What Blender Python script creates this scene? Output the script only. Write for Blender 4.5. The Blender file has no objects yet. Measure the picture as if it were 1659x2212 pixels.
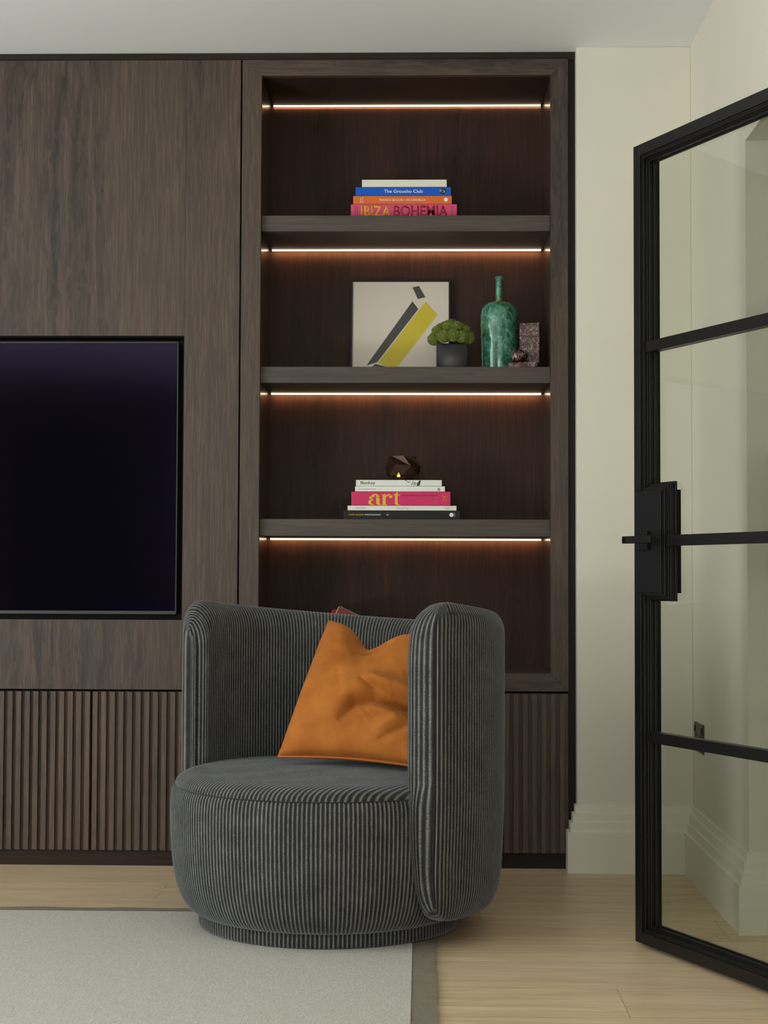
import bpy, bmesh, math, random
from mathutils import Matrix, Vector, noise
from math import sin, cos, pi, sqrt, atan2, radians
random.seed(7)
S = bpy.context.scene
COL = S.collection

# ------------------------------------------------------------------ camera, light, exposure
FPX = 3500.0
yaw, pitch, roll = -.023145, .040229, .003628
w = Vector((sin(yaw)*cos(pitch), cos(yaw)*cos(pitch), sin(pitch)))
rt = Vector((cos(yaw), -sin(yaw), 0)); up = rt.cross(w)
r2 = rt*cos(roll) + up*sin(roll); u2 = up*cos(roll) - rt*sin(roll)
cd = bpy.data.cameras.new('camera'); cam = bpy.data.objects.new('camera', cd); COL.objects.link(cam)
cd.sensor_fit = 'HORIZONTAL'; cd.sensor_width = 36.0; cd.lens = FPX*36.0/1659
cam.matrix_world = Matrix(((r2.x, u2.x, -w.x, 0), (r2.y, u2.y, -w.y, -5.138), (r2.z, u2.z, -w.z, .9146), (0, 0, 0, 1)))
cd.clip_start = .05
S.camera = cam
S.view_settings.view_transform = 'Standard'; S.view_settings.look = 'None'
S.view_settings.exposure = 0.12; S.view_settings.gamma = 1.0
try: S.view_settings.use_curve_mapping = False
except Exception: pass
S.cycles.use_denoising = True
S.cycles.max_bounces = 8; S.cycles.transparent_max_bounces = 12
S.cycles.sample_clamp_indirect = 4.0

WD = bpy.data.worlds.new('world'); S.world = WD; WD.use_nodes = True
WD.node_tree.nodes['Background'].inputs[0].default_value = (.75, .85, 1, 1)
WD.node_tree.nodes['Background'].inputs[1].default_value = .35

def area(name, loc, direction, sx, sy, power, color):
    l = bpy.data.lights.new(name, 'AREA'); l.shape = 'RECTANGLE'; l.size = sx; l.size_y = sy
    l.energy = power; l.color = color
    o = bpy.data.objects.new(name, l); COL.objects.link(o); o.location = loc
    o.rotation_euler = Vector(direction).to_track_quat('-Z', 'Y').to_euler()
    return o
area('window_daylight', (-3.74, -2.75, 1.45), (1, 0, .05), 2.9, 1.9, 66, (.95, .985, 1.0))
area('rear_fill', (-.45, -8.45, 1.45), (-.1, 1, .0), 2.3, 2.0, 58, (.96, .99, 1.0))  # added fill from behind the camera; the rear wall has no window
area('ceiling_uplight_fill', (-2.9, -3.6, .06), (.1, .05, 1), 1.3, 2.6, 190, (.93, 1.0, 1.0))  # added upward fill near the floor to brighten the ceiling
area('hall_area_light', (1.75, -1.6, 2.5), (0, 0, -1), .7, 1.2, 3.0, (1.0, .96, .9))  # area light under the hall ceiling, pointing down

# ------------------------------------------------------------------ helpers
def lin(r, g, b):
    f = lambda c: (c/255/12.92) if c/255 <= .04045 else ((c/255+.055)/1.055)**2.4
    return (f(r), f(g), f(b), 1)
def tag(o, label, cat, group=None):
    o['label'] = label; o['category'] = cat
    if group: o['group'] = group
    return o
def thing(name, label, cat, loc, group=None):
    o = bpy.data.objects.new(name, None); COL.objects.link(o); o.location = loc
    o.empty_display_size = .05
    return tag(o, label, cat, group)
def root_loc(p):
    v = Vector((0, 0, 0))
    while p is not None:
        v += p.location; p = p.parent
    return v
def obj(name, bm, mat, parent=None, smooth=False, angle=None, loc=None, label=None):
    """bm in world coordinates -> ONE mesh object"""
    off = root_loc(parent) if parent else Vector(loc or (0, 0, 0))
    bmesh.ops.translate(bm, verts=bm.verts, vec=-off)
    bmesh.ops.recalc_face_normals(bm, faces=bm.faces)
    me = bpy.data.meshes.new(name)
    if smooth:
        for f in bm.faces: f.smooth = True
    if angle is not None:
        for f in bm.faces: f.smooth = True
        for e in bm.edges:
            if len(e.link_faces) == 2 and e.calc_face_angle(0) > radians(angle): e.smooth = False
    bm.to_mesh(me); bm.free()
    me.materials.append(mat)
    o = bpy.data.objects.new(name, me); COL.objects.link(o)
    if parent: o.parent = parent
    else: o.location = off
    if label: o['label'] = label
    return o
def struct(name, bm, mat, parent=None, **k):
    o = obj(name, bm, mat, parent, **k)
    if parent is None: o['kind'] = 'structure'
    return o
def box(bm, x0, x1, y0, y1, z0, z1, bev=0, seg=2, M=None):
    vs = [bm.verts.new((x, y, z)) for x in (x0, x1) for y in (y0, y1) for z in (z0, z1)]
    fs = [bm.faces.new([vs[i] for i in q]) for q in ((0,1,3,2),(4,6,7,5),(0,4,5,1),(2,3,7,6),(0,2,6,4),(1,5,7,3))]
    new = vs
    if bev:
        ed = list({e for f in fs for e in f.edges})
        r = bmesh.ops.bevel(bm, geom=ed, offset=bev, segments=seg, affect='EDGES', profile=.5)
        new = list({v for v in r['verts']} | {v for v in vs if v.is_valid})
    if M is not None:
        bmesh.ops.transform(bm, matrix=M, verts=[v for v in new if v.is_valid])
    return new
def B(*a, **k):
    bm = bmesh.new(); box(bm, *a, **k); return bm
def lathe(bm, prof, cx, cy, n=64, close=False):
    rings = []
    for r, z in prof:
        if r < 1e-6: rings.append([bm.verts.new((cx, cy, z))])
        else: rings.append([bm.verts.new((cx+r*cos(2*pi*i/n), cy+r*sin(2*pi*i/n), z)) for i in range(n)])
    for a, b in zip(rings, rings[1:]):
        for i in range(n):
            j = (i+1) % n
            if len(a) == 1 and len(b) == 1: continue
            if len(a) == 1: bm.faces.new((a[0], b[i], b[j]))
            elif len(b) == 1: bm.faces.new((a[i], a[j], b[0]))
            else: bm.faces.new((a[i], a[j], b[j], b[i]))
    return bm
def tube(bm, pts, r, n=8, closed=False):
    rings = []; N = len(pts)
    for k in range(N):
        p = Vector(pts[k])
        a = Vector(pts[k-1]) if (k or closed) else p
        b = Vector(pts[(k+1) % N]) if (k < N-1 or closed) else p
        t = (b-a).normalized()
        h = Vector((0, 0, 1)) if abs(t.z) < .9 else Vector((1, 0, 0))
        s1 = t.cross(h).normalized(); s2 = t.cross(s1)
        rings.append([bm.verts.new(p + (s1*cos(2*pi*i/n)+s2*sin(2*pi*i/n))*r) for i in range(n)])
    R = range(N) if closed else range(N-1)
    for k in R:
        A, Bq = rings[k], rings[(k+1) % N]
        for i in range(n):
            bm.faces.new((A[i], A[(i+1) % n], Bq[(i+1) % n], Bq[i]))
    if not closed:
        bm.faces.new(rings[0]); bm.faces.new(rings[-1][::-1])

# ------------------------------------------------------------------ materials
class NT:
    def __init__(s, name):
        s.m = bpy.data.materials.new(name); s.m.use_nodes = True; s.t = s.m.node_tree
        s.b = s.t.nodes['Principled BSDF']; s.out = s.t.nodes['Material Output']
    def n(s, typ, **kw):
        nd = s.t.nodes.new(typ)
        for k, v in kw.items():
            if k.startswith('_'): nd.inputs[k[1:].replace('_', ' ')].default_value = v
            else: setattr(nd, k, v)
        return nd
    def l(s, a, b): s.t.links.new(a, b)
    def coord(s, scale=(1, 1, 1), kind='Object', rot=(0, 0, 0)):
        tc = s.n('ShaderNodeTexCoord'); mp = s.n('ShaderNodeMapping')
        mp.inputs['Scale'].default_value = scale; mp.inputs['Rotation'].default_value = rot
        s.l(tc.outputs[kind], mp.inputs[0]); return mp.outputs[0]
    def noise(s, vec, scale, detail=4, rough=.5, dist=0):
        nd = s.n('ShaderNodeTexNoise'); nd.inputs['Scale'].default_value = scale
        nd.inputs['Detail'].default_value = detail; nd.inputs['Roughness'].default_value = rough
        nd.inputs['Distortion'].default_value = dist; s.l(vec, nd.inputs['Vector']); return nd.outputs['Fac']
    def math(s, op, a, b=None, c=None):
        nd = s.n('ShaderNodeMath', operation=op)
        for i, v in enumerate((a, b, c)):
            if v is None: continue
            if isinstance(v, (int, float)): nd.inputs[i].default_value = v
            else: s.l(v, nd.inputs[i])
        return nd.outputs[0]
    def ramp(s, fac, stops, interp='LINEAR'):
        nd = s.n('ShaderNodeValToRGB'); nd.color_ramp.interpolation = interp
        e = nd.color_ramp.elements
        while len(e) < len(stops): e.new(.5)
        for el, (p, c) in zip(e, stops): el.position = p; el.color = c
        s.l(fac, nd.inputs[0]); return nd.outputs[0]
    def mix(s, fac, a, b, blend='MIX'):
        nd = s.n('ShaderNodeMix', data_type='RGBA', blend_type=blend)
        for i, v in ((0, fac), (6, a), (7, b)):
            if isinstance(v, (int, float)): nd.inputs[i].default_value = v
            elif isinstance(v, tuple): nd.inputs[i].default_value = v
            else: s.l(v, nd.inputs[i])
        return nd.outputs[2]
    def bump(s, h, dist=.001, strength=1.0):
        nd = s.n('ShaderNodeBump'); nd.inputs['Distance'].default_value = dist
        nd.inputs['Strength'].default_value = strength
        s.l(h, nd.inputs['Height']); s.l(nd.outputs[0], s.b.inputs['Normal'])
    def set(s, **kw):
        for k, v in kw.items(): s.b.inputs[k.replace('_', ' ')].default_value = v
        return s
def plain(name, col, rough=.5, **kw):
    t = NT(name); t.set(Base_Color=col, Roughness=rough, **kw); return t.m

def paint(name, col, rough=.6):
    t = NT(name); v = t.coord()
    n = t.noise(v, 3.0, 3); c = t.mix(n, tuple(x*.97 for x in col[:3])+(1,), tuple(min(1, x*1.03) for x in col[:3])+(1,))
    t.l(c, t.b.inputs['Base Color']); t.set(Roughness=rough)
    t.bump(t.noise(v, 260, 2), .0006, .15); return t.m

def wood(name, dark, mid, light, axis='z', rings=7.0, rough=(.42, .6), fine=.5, seed=0.0, spec=.35, amp=1.0):
    """stained oak: contour bands of a stretched slow noise (cathedral figure) over fine fibres"""
    t = NT(name)
    st = {'z': (1, 1, .13), 'x': (.13, 1, 1)}[axis]
    tc = t.n('ShaderNodeTexCoord'); mp = t.n('ShaderNodeMapping'); mp.inputs['Scale'].default_value = st
    mp.inputs['Location'].default_value = (seed, seed*.37, seed*1.3)
    t.l(tc.outputs['Object'], mp.inputs[0]); v = mp.outputs[0]
    st2 = {'z': (1, 1, .035), 'x': (.035, 1, 1)}[axis]
    mp2 = t.n('ShaderNodeMapping'); mp2.inputs['Scale'].default_value = st2
    t.l(tc.outputs['Object'], mp2.inputs[0]); v2 = mp2.outputs[0]
    big = t.noise(v, 2.6, 1.5, .45, .6)
    jag = t.noise(v, 42, 2, .6)
    ph = t.math('ADD', t.math('MULTIPLY', big, rings*2*pi), t.math('MULTIPLY', jag, 4.5))
    ring = t.math('MULTIPLY_ADD', t.math('SINE', ph), .5, .5)
    ring = t.math('POWER', ring, 1.3)
    # figure only in patches, straight grain elsewhere
    mp4 = t.n('ShaderNodeMapping'); mp4.inputs['Scale'].default_value = {'z': (1, 1, .10), 'x': (.10, 1, 1)}[axis]
    mp4.inputs['Location'].default_value = (seed*.7+.35, seed*.2, 0); t.l(tc.outputs['Object'], mp4.inputs[0])
    patch = t.ramp(t.noise(mp4.outputs[0], 3.6, 0), [(.40, (.10, .10, .10, 1)), (.50, (1, 1, 1, 1))])
    mp5 = t.n('ShaderNodeMapping'); mp5.inputs['Scale'].default_value = {'z': (1, 1, .17), 'x': (.17, 1, 1)}[axis]
    mp5.inputs['Location'].default_value = (seed, 0, seed); t.l(tc.outputs['Object'], mp5.inputs[0])
    tick = t.ramp(t.noise(mp5.outputs[0], 72, 2.5, .55, .5), [(.49, (0, 0, 0, 1)), (.56, (1, 1, 1, 1))])
    fib = t.noise(v2, 210, 4, .65)
    fib2 = t.noise(v2, 60, 3, .6)
    cloud = t.noise(v, 5, 3, .5)
    base = t.mix(t.ramp(fib2, [(.32, (0, 0, 0, 1)), (.68, (1, 1, 1, 1))]), mid, light)
    base = t.mix(t.math('MULTIPLY', t.math('MULTIPLY', ring, patch), .48*amp), base, dark)
    base = t.mix(t.math('MULTIPLY', t.math('MULTIPLY', tick, t.math('MULTIPLY_ADD', ring, .7, .3)), t.math('MULTIPLY', patch, .85*amp)), base, dark)
    base = t.mix(t.math('MULTIPLY', t.ramp(fib, [(.46, (1, 1, 1, 1)), (.6, (0, 0, 0, 1))]), fine), base, dark)
    base = t.mix(t.math('MULTIPLY', t.ramp(cloud, [(.4, (0, 0, 0, 1)), (.7, (1, 1, 1, 1))]), .35*amp), base, mid)
    t.l(base, t.b.inputs['Base Color'])
    rr = t.math('MULTIPLY_ADD', fib2, rough[1]-rough[0], rough[0]); t.l(rr, t.b.inputs['Roughness'])
    t.b.inputs['Specular IOR Level'].default_value = spec
    t.bump(fib, .0005, .35); return t.m

dk, md, lt = lin(42, 35, 29), lin(75, 64, 55), lin(92, 75, 64)
W_panel = wood('stained_oak_panel', dk, md, lin(92, 75, 64), 'z', 9)
W_stile = wood('stained_oak_stile', dk, md, lt, 'z', 4, seed=3.3)
W_rail = wood('stained_oak_rail', dk, md, lt, 'x', 5, seed=1.7)
W_shelf = wood('stained_oak_shelf', lin(54, 47, 42), lin(75, 66, 59), lin(86, 75, 67), 'x', 2, seed=5.1, amp=.4)
W_back = wood('stained_oak_back', lin(38, 27, 21), lin(56, 38, 30), lin(70, 44, 33), 'z', 5, rough=(.5, .62), seed=9.4, spec=.2)  # darker, redder oak copy: niche shade and strip glow put into the colour
W_in = wood('stained_oak_inside', lin(48, 39, 33), lin(66, 53, 45), lin(76, 60, 50), 'z', 3, rough=(.2, .3), fine=.25, seed=2.2, spec=.3, amp=.3)
W_slat = wood('stained_oak_slat', lin(56, 46, 39), lin(84, 70, 60), lin(106, 85, 71), 'z', 5, seed=7.7)
W_dark = wood('stained_oak_recess', lin(34, 28, 22), lin(48, 39, 31), lin(54, 44, 36), 'x', 3, seed=4.4, spec=.15)
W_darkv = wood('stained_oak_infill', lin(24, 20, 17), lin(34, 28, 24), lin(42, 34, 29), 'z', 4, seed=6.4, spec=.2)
W_in.node_tree.nodes['Principled BSDF'].inputs['Coat Weight'].default_value = .45
W_in.node_tree.nodes['Principled BSDF'].inputs['Coat Roughness'].default_value = .10
M_wall = paint('cream_wall_paint', lin(216, 210, 194))
M_ceil = paint('white_ceiling_paint', lin(230, 232, 230))
M_skirt = paint('cream_skirting_paint', lin(224, 219, 202), .4)
M_black = plain('black_steel', lin(13, 12, 11), .40, Specular_IOR_Level=.38)
M_blackgap = plain('black_recess', lin(10, 9, 9), .7)

def floor_mat():
    t = NT('pale_oak_floor'); tc = t.n('ShaderNodeTexCoord')
    sep = t.n('ShaderNodeSeparateXYZ'); t.l(tc.outputs['Object'], sep.inputs[0])
    x, y = sep.outputs[0], sep.outputs[1]
    PW = .241; L = 2.1
    row_f = t.math('DIVIDE', t.math('ADD', y, .27+PW*60), PW)
    row = t.math('FLOOR', row_f); fr = t.math('FRACT', row_f)
    wn = t.n('ShaderNodeTexWhiteNoise', noise_dimensions='1D'); t.l(row, wn.inputs['W'])
    xs = t.math('DIVIDE', t.math('ADD', x, t.math('MULTIPLY_ADD', wn.outputs[0], 2.1, 40.0)), L)
    colr = t.math('FLOOR', xs); fx = t.math('FRACT', xs)
    pid = t.math('ADD', t.math('MULTIPLY', row, 7.31), t.math('MULTIPLY', colr, 3.77))
    wn2 = t.n('ShaderNodeTexWhiteNoise', noise_dimensions='1D'); t.l(pid, wn2.inputs['W'])
    cb = t.n('ShaderNodeCombineXYZ')
    t.l(t.math('MULTIPLY', x, .10), cb.inputs[0]); t.l(y, cb.inputs[1]); t.l(t.math('MULTIPLY', pid, 1.3), cb.inputs[2])
    v = cb.outputs[0]
    cb2 = t.n('ShaderNodeCombineXYZ')
    t.l(t.math('MULTIPLY', x, .03), cb2.inputs[0]); t.l(y, cb2.inputs[1]); t.l(pid, cb2.inputs[2])
    v2 = cb2.outputs[0]
    big = t.noise(v, 5.0, 2, .5, .5)
    ring = t.math('MULTIPLY_ADD', t.math('SINE', t.math('ADD', t.math('MULTIPLY', big, 62), t.math('MULTIPLY', t.noise(v, 70, 2), 2.5))), .5, .5)
    fib = t.noise(v2, 150, 4, .65); fib2 = t.noise(v2, 28, 3, .55)
    A, Bc, Cc = lin(226, 204, 170), lin(210, 186, 152), lin(176, 150, 119)
    base = t.mix(t.ramp(fib2, [(.3, (0, 0, 0, 1)), (.7, (1, 1, 1, 1))]), A, Bc)
    base = t.mix(t.math('MULTIPLY', t.ramp(ring, [(.55, (0, 0, 0, 1)), (1, (1, 1, 1, 1))]), .30), base, Cc)
    base = t.mix(t.math('MULTIPLY', t.ramp(fib, [(.42, (1, 1, 1, 1)), (.58, (0, 0, 0, 1))]), .42), base, Cc)
    tone = t.math('MULTIPLY_ADD', wn2.outputs[0], .22, .0)
    base = t.mix(tone, base, Cc)
    kn = t.ramp(t.noise(v, 9, 1), [(.70, (0, 0, 0, 1)), (.78, (1, 1, 1, 1))])
    base = t.mix(t.math('MULTIPLY', kn, .5), base, lin(120, 98, 74))
    g1 = t.math('LESS_THAN', fr, .010); g2 = t.math('LESS_THAN', fx, .0009)
    gap = t.math('MAXIMUM', g1, g2)
    base = t.mix(t.math('MULTIPLY', gap, .55), base, lin(92, 74, 54))
    t.l(base, t.b.inputs['Base Color'])
    t.l(t.math('MULTIPLY_ADD', fib2, .16, .30), t.b.inputs['Roughness'])
    t.set(Specular_IOR_Level=.4)
    t.bump(t.math('SUBTRACT', fib, t.math('MULTIPLY', gap, 2.0)), .0005, .3)
    return t.m
M_floor = floor_mat()

# ------------------------------------------------------------------ room shell
XL, XR, YB, YR, ZC = -3.8, .85, .40, -8.6, 2.602
struct('floor', B(XL-.1, 2.6, YR-.1, YB+.1, -.1, 0), M_floor)
struct('ceiling', B(XL-.1, 2.6, YR-.1, YB+.1, ZC, ZC+.1), M_ceil)
struct('wall_back', B(XL, .489, YB, YB+.1, 0, ZC), M_wall)
struct('wall_pier', B(.489, XR, -.035, YB, 0, ZC, bev=.002), M_wall)
OY0, OY1, OZ = -1.725, -.89, 2.068
bm = bmesh.new()                                   # right wall with the doorway cut in it
XW = 1.02
box(bm, XR, XW, OY1, YB, 0, ZC); box(bm, XR, XW, YR, OY0, 0, ZC); box(bm, XR, XW, OY0, OY1, OZ, ZC)
bmesh.ops.remove_doubles(bm, verts=bm.verts, dist=1e-5)
struct('wall_right', bm, M_wall)
struct('wall_hall', B(2.4, 2.5, -4.0, YB, 0, ZC), M_wall)
struct('wall_hall_end', B(XW, 2.4, YB, YB+.1, 0, ZC), M_wall)
struct('wall_hall_near', B(XW, 2.4, -4.1, -4.0, 0, ZC), M_wall)
bm = bmesh.new()                                   # left wall with a wide window
WY0, WY1, WZ0, WZ1 = -4.25, -1.25, .3, 2.4
box(bm, XL-.1, XL, YR, WY0, 0, ZC); box(bm, XL-.1, XL, WY1, YB, 0, ZC)
box(bm, XL-.1, XL, WY0, WY1, 0, WZ0); box(bm, XL-.1, XL, WY0, WY1, WZ1, ZC)
struct('wall_left', bm, M_wall)
bm = bmesh.new()
for y in (WY0, (WY0*2+WY1)/3, (WY0+2*WY1)/3, WY1-.05): box(bm, XL-.07, XL-.02, y, y+.05, WZ0, WZ1)
for z in (WZ0, WZ1-.05): box(bm, XL-.07, XL-.02, WY0, WY1, z, z+.05)
struct('window_1', bm, M_skirt)
struct('wall_front', B(XL, XR, YR-.1, YR, 0, ZC), paint('dark_reflected_wall', lin(38, 36, 36)))  # unseen wall, its dark colour made up to keep the screen reflection black

# skirting boards: stepped profile (height, thickness)
PROF = [(0, .033), (.127, .033), (.127, .024), (.155, .024), (.155, .016), (.182, .016), (.182, .008), (.206, .008), (.206, 0)]
def skirting(name, pts):
    """pts: plan polyline with offsets; each entry (x, y, (nx, ny)) with mitred outward vector"""
    bm = bmesh.new(); rows = []
    for x, y, (nx, ny) in pts:
        rows.append([bm.verts.new((x+nx*t, y+ny*t, z)) for z, t in PROF])
    for a, b in zip(rows, rows[1:]):
        for i in range(len(PROF)-1): bm.faces.new((a[i], a[i+1], b[i+1], b[i]))
    for rr in (rows[0], rows[-1]): bm.faces.new(rr)
    bmesh.ops.bevel(bm, geom=[e for e in bm.edges if len(e.link_faces) == 2 and e.calc_face_angle(0) > .5], offset=.0012, segments=1, affect='EDGES')
    return struct(name, bm, M_skirt)
skirting('baseboard_back', [(.489, -.0005, (-1, 0)), (.489, -.035, (-1, -1)), (XR, -.035, (-1, -1))])
skirting('baseboard_right', [(XR, -.035, (-1, -1)), (XR, OY1, (-1, -1)), (XW, OY1, (0, -1))])

# ------------------------------------------------------------------ built-in joinery
GX = -.5815      # gap between the media panel and the bookcase
FR = .465        # right edge of the bookcase frame
PT, PB = 2.5755, .556
struct('trim_1', B(XL+.02, .489, .012, .03, PT+.001, ZC), W_dark)
struct('trim_2', B(FR+.0015, .4885, .016, .03, 0, PT), W_darkv)

# media wall panel with its television recess
TX, TZ0, TZ1 = -.760, .7765, 1.684
TXL = -2.55
mp_ = thing('media_wall_panel', 'tall dark stained oak wall panel framing the recessed television', 'wall panel', (-1.7, .02, PB))
bm = bmesh.new()
box(bm, TX, GX-.0025, 0, .022, PB, PT, bev=.0008, seg=1)
box(bm, TXL, TX, 0, .022, PB, TZ0); box(bm, TXL, TX, 0, .022, TZ1, PT)
box(bm, -3.5, TXL, 0, .022, PB, PT)
bmesh.ops.remove_doubles(bm, verts=bm.verts, dist=1e-5)
obj('panel', bm, W_panel, mp_)
bm = bmesh.new()
box(bm, TX, TX+.012, .0225, .10, TZ0-.012, TZ1+.012); box(bm, TXL-.012, TXL, .0225, .10, TZ0-.012, TZ1+.012)
box(bm, TXL, TX, .0225, .10, TZ0-.012, TZ0); box(bm, TXL, TX, .0225, .10, TZ1, TZ1+.012)
box(bm, TXL-.012, TX+.012, .10, .11, TZ0-.012, TZ1+.012)
obj('recess_lining', bm, M_blackgap, mp_, label='matt black lining of the television recess')

# television
tv = thing('television', 'large flat black television recessed in the dark oak wall panel', 'television', ((TX+TXL)/2, .04, TZ0))
BX1, BZ0, BZ1 = -.7795, .7945, 1.6665
BX0 = TXL+.02
bm = bmesh.new()
fw = .0045
box(bm, BX1-fw, BX1, .014, .06, BZ0, BZ1, bev=.001, seg=1); box(bm, BX0, BX0+fw, .014, .06, BZ0, BZ1, bev=.001, seg=1)
box(bm, BX0+fw, BX1-fw, .014, .06, BZ1-fw, BZ1); box(bm, BX0+fw, BX1-fw, .014, .06, BZ0, BZ0+.010)
box(bm, BX0, BX1, .06, .098, BZ0, BZ1)
obj('bezel', bm, plain('tv_bezel', lin(40, 39, 38), .35), tv)
t = NT('tv_screen_glass'); t.set(Base_Color=(.0012, .001, .0022, 1), Roughness=.10, Specular_Tint=(.55, .44, 1.0, 1), Specular_IOR_Level=.62)
obj('screen', B(BX0+fw, BX1-fw, .019, .055, BZ0+.010, BZ1-fw), t.m, tv, label='glossy near-black screen')

# bookcase: mitred frame, niche, three shelves, four light strips
NX0, NX1, NZ0, NZ1, NY = -.517, .4095, .613, 2.524, .34
bc = thing('bookcase', 'tall dark oak bookcase niche with three lit shelves', 'bookcase', (-.06, 0, PB))
def mitre(name, quad, mat):
    bm = bmesh.new()
    lo = [bm.verts.new((x, 0, z)) for x, z in quad]; hi = [bm.verts.new((x, .022, z)) for x, z in quad]
    bm.faces.new(lo); bm.faces.new(hi[::-1])
    for i in range(4): bm.faces.new((lo[i], lo[(i+1) % 4], hi[(i+1) % 4], hi[i]))
    bmesh.ops.bevel(bm, geom=list(bm.edges), offset=.0006, segments=1, affect='EDGES')
    obj(name, bm, mat, bc)
FX0 = GX+.0025
mitre('side_stile', [(FX0, PB), (NX0, NZ0), (NX0, NZ1), (FX0, PT)], W_stile)
mitre('side_stile', [(FR, PB), (FR, PT), (NX1, NZ1), (NX1, NZ0)], W_stile)
mitre('top_rail', [(FX0, PT), (NX0, NZ1), (NX1, NZ1), (FR, PT)], W_rail)
mitre('bottom_rail', [(FX0, PB), (FR, PB), (NX1, NZ0), (NX0, NZ0)], W_rail)
obj('back_panel', B(NX0-.01, NX1+.01, NY, NY+.015, NZ0-.01, NZ1+.01), W_back, bc)
obj('side_panel', B(NX0-.018, NX0, .0222, NY-.0002, NZ0-.01, NZ1+.01), W_in, bc)
obj('side_panel', B(NX1, NX1+.018, .0222, NY-.0002, NZ0-.01, NZ1+.01), W_in, bc)
obj('top_panel', B(NX0+.0002, NX1-.0002, .0222, NY-.0002, NZ1, NZ1+.018), W_back, bc)  # darker oak stands in for the shade on this underside
obj('bottom_panel', B(NX0+.0002, NX1-.0002, .0222, NY-.0002, NZ0-.018, NZ0), W_rail, bc)
SH = [(2.0242, 2.0757), (1.5355, 1.5876), (1.045, 1.0996)]
YF = .022
for z0, z1 in SH:
    obj('shelf', B(NX0+.0003, NX1-.0003, YF, NY-.0003, z0, z1, bev=.0008, seg=1), W_shelf, bc)
def glow(name, col, k):
    t = NT(name); t.set(Base_Color=(.8, .75, .65, 1)); t.b.inputs['Emission Color'].default_value = col
    t.b.inputs['Emission Strength'].default_value = k; return t.m
M_led = glow('led_diffuser', (1.0, .80, .50, 1), 2.1)
M_hidden = glow('hidden_emitter_glow', (1.0, .48, .20, 1), 42)
M_alu = plain('dark_light_channel', lin(24, 20, 17), .6)
for zu, YL in ((NZ1, .3245), (2.0242, .306), (1.5355, .304), (1.045, .306)):
    x0, x1 = NX0+.008, NX1-.008
    ho = obj('light_strip', B(x0-.004, x1+.004, YL+.0035, YL+.0125, zu-.0060, zu-.0002), M_alu, bc)
    bm = bmesh.new()          # quarter-round diffuser on the front of the channel
    vs = [[bm.verts.new((x, y, z)) for y, z in ((YL+.0034, zu-.0004), (YL, zu-.0006), (YL, zu-.0040), (YL+.0010, zu-.0056), (YL+.0034, zu-.0062))] for x in (x0, x1)]
    for i in range(5): bm.faces.new((vs[0][i], vs[0][(i+1) % 5], vs[1][(i+1) % 5], vs[1][i]))
    bm.faces.new(vs[0]); bm.faces.new(vs[1][::-1])
    obj('diffuser', bm, M_led, ho, label='glowing warm white strip')
    bm = bmesh.new()          # hidden emitter added behind the strip to make the back panel glow
    vs = [[bm.verts.new((x, y, z)) for y, z in ((YL+.0127, zu-.0012), (YL+.0142, zu-.0012), (YL+.0142, zu-.0030), (YL+.0127, zu-.0058))] for x in (x0, x1)]
    for i in range(4): bm.faces.new((vs[0][i], vs[0][(i+1) % 4], vs[1][(i+1) % 4], vs[1][i]))
    bm.faces.new(vs[0]); bm.faces.new(vs[1][::-1])
    obj('hidden_emitter', bm, M_hidden, ho)

# slatted base cabinets + plinth
SB, STP = .0497, .549
def slat_door(parent, x0, x1, pitch, wid, first):
    bm = bmesh.new()
    box(bm, x0, x1, .012, .030, SB, STP)
    x = first
    while x + wid <= x1 + .0005:
        box(bm, x, x+wid, -.002, .0125, SB, STP, bev=.0007, seg=1); x += pitch
    return obj('slatted_door', bm, W_slat, parent)
cab = thing('base_cabinet', 'low slatted dark oak cabinet under the bookcase niche', 'cabinet', (-.06, .2, SB))
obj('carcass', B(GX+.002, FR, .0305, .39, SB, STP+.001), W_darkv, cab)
slat_door(cab, GX+.003, -.0605, .0290, .0160, GX+.010)
slat_door(cab, -.0575, FR, .0291, .0160, -.0575+.0005)
cab2 = thing('base_cabinet', 'low slatted dark oak cabinet below the television', 'cabinet', (-1.32, .2, SB))
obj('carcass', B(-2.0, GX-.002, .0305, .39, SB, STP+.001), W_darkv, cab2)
slat_door(cab2, -1.0415, GX-.002, .02742, .0165, -1.0410)
slat_door(cab2, -1.5045, -1.0485, .02742, .0165, -1.5042)
slat_door(cab2, -1.968, -1.5120, .02742, .0165, -1.9677)
cab3 = thing('base_cabinet', 'low slatted dark oak cabinet at far left beyond the television', 'cabinet', (-2.6, .2, SB))
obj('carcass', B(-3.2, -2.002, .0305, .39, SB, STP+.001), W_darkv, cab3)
slat_door(cab3, -2.6, -2.003, .02742, .0165, -2.597)
slat_door(cab3, -3.19, -2.603, .02742, .0165, -3.187)
tag(obj('plinth', B(-3.2, FR, .012, .39, 0, SB-.001), W_dark, loc=(-1.3, .2, 0)), 'dark oak plinth running along the floor under the slatted cabinets', 'plinth')

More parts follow.
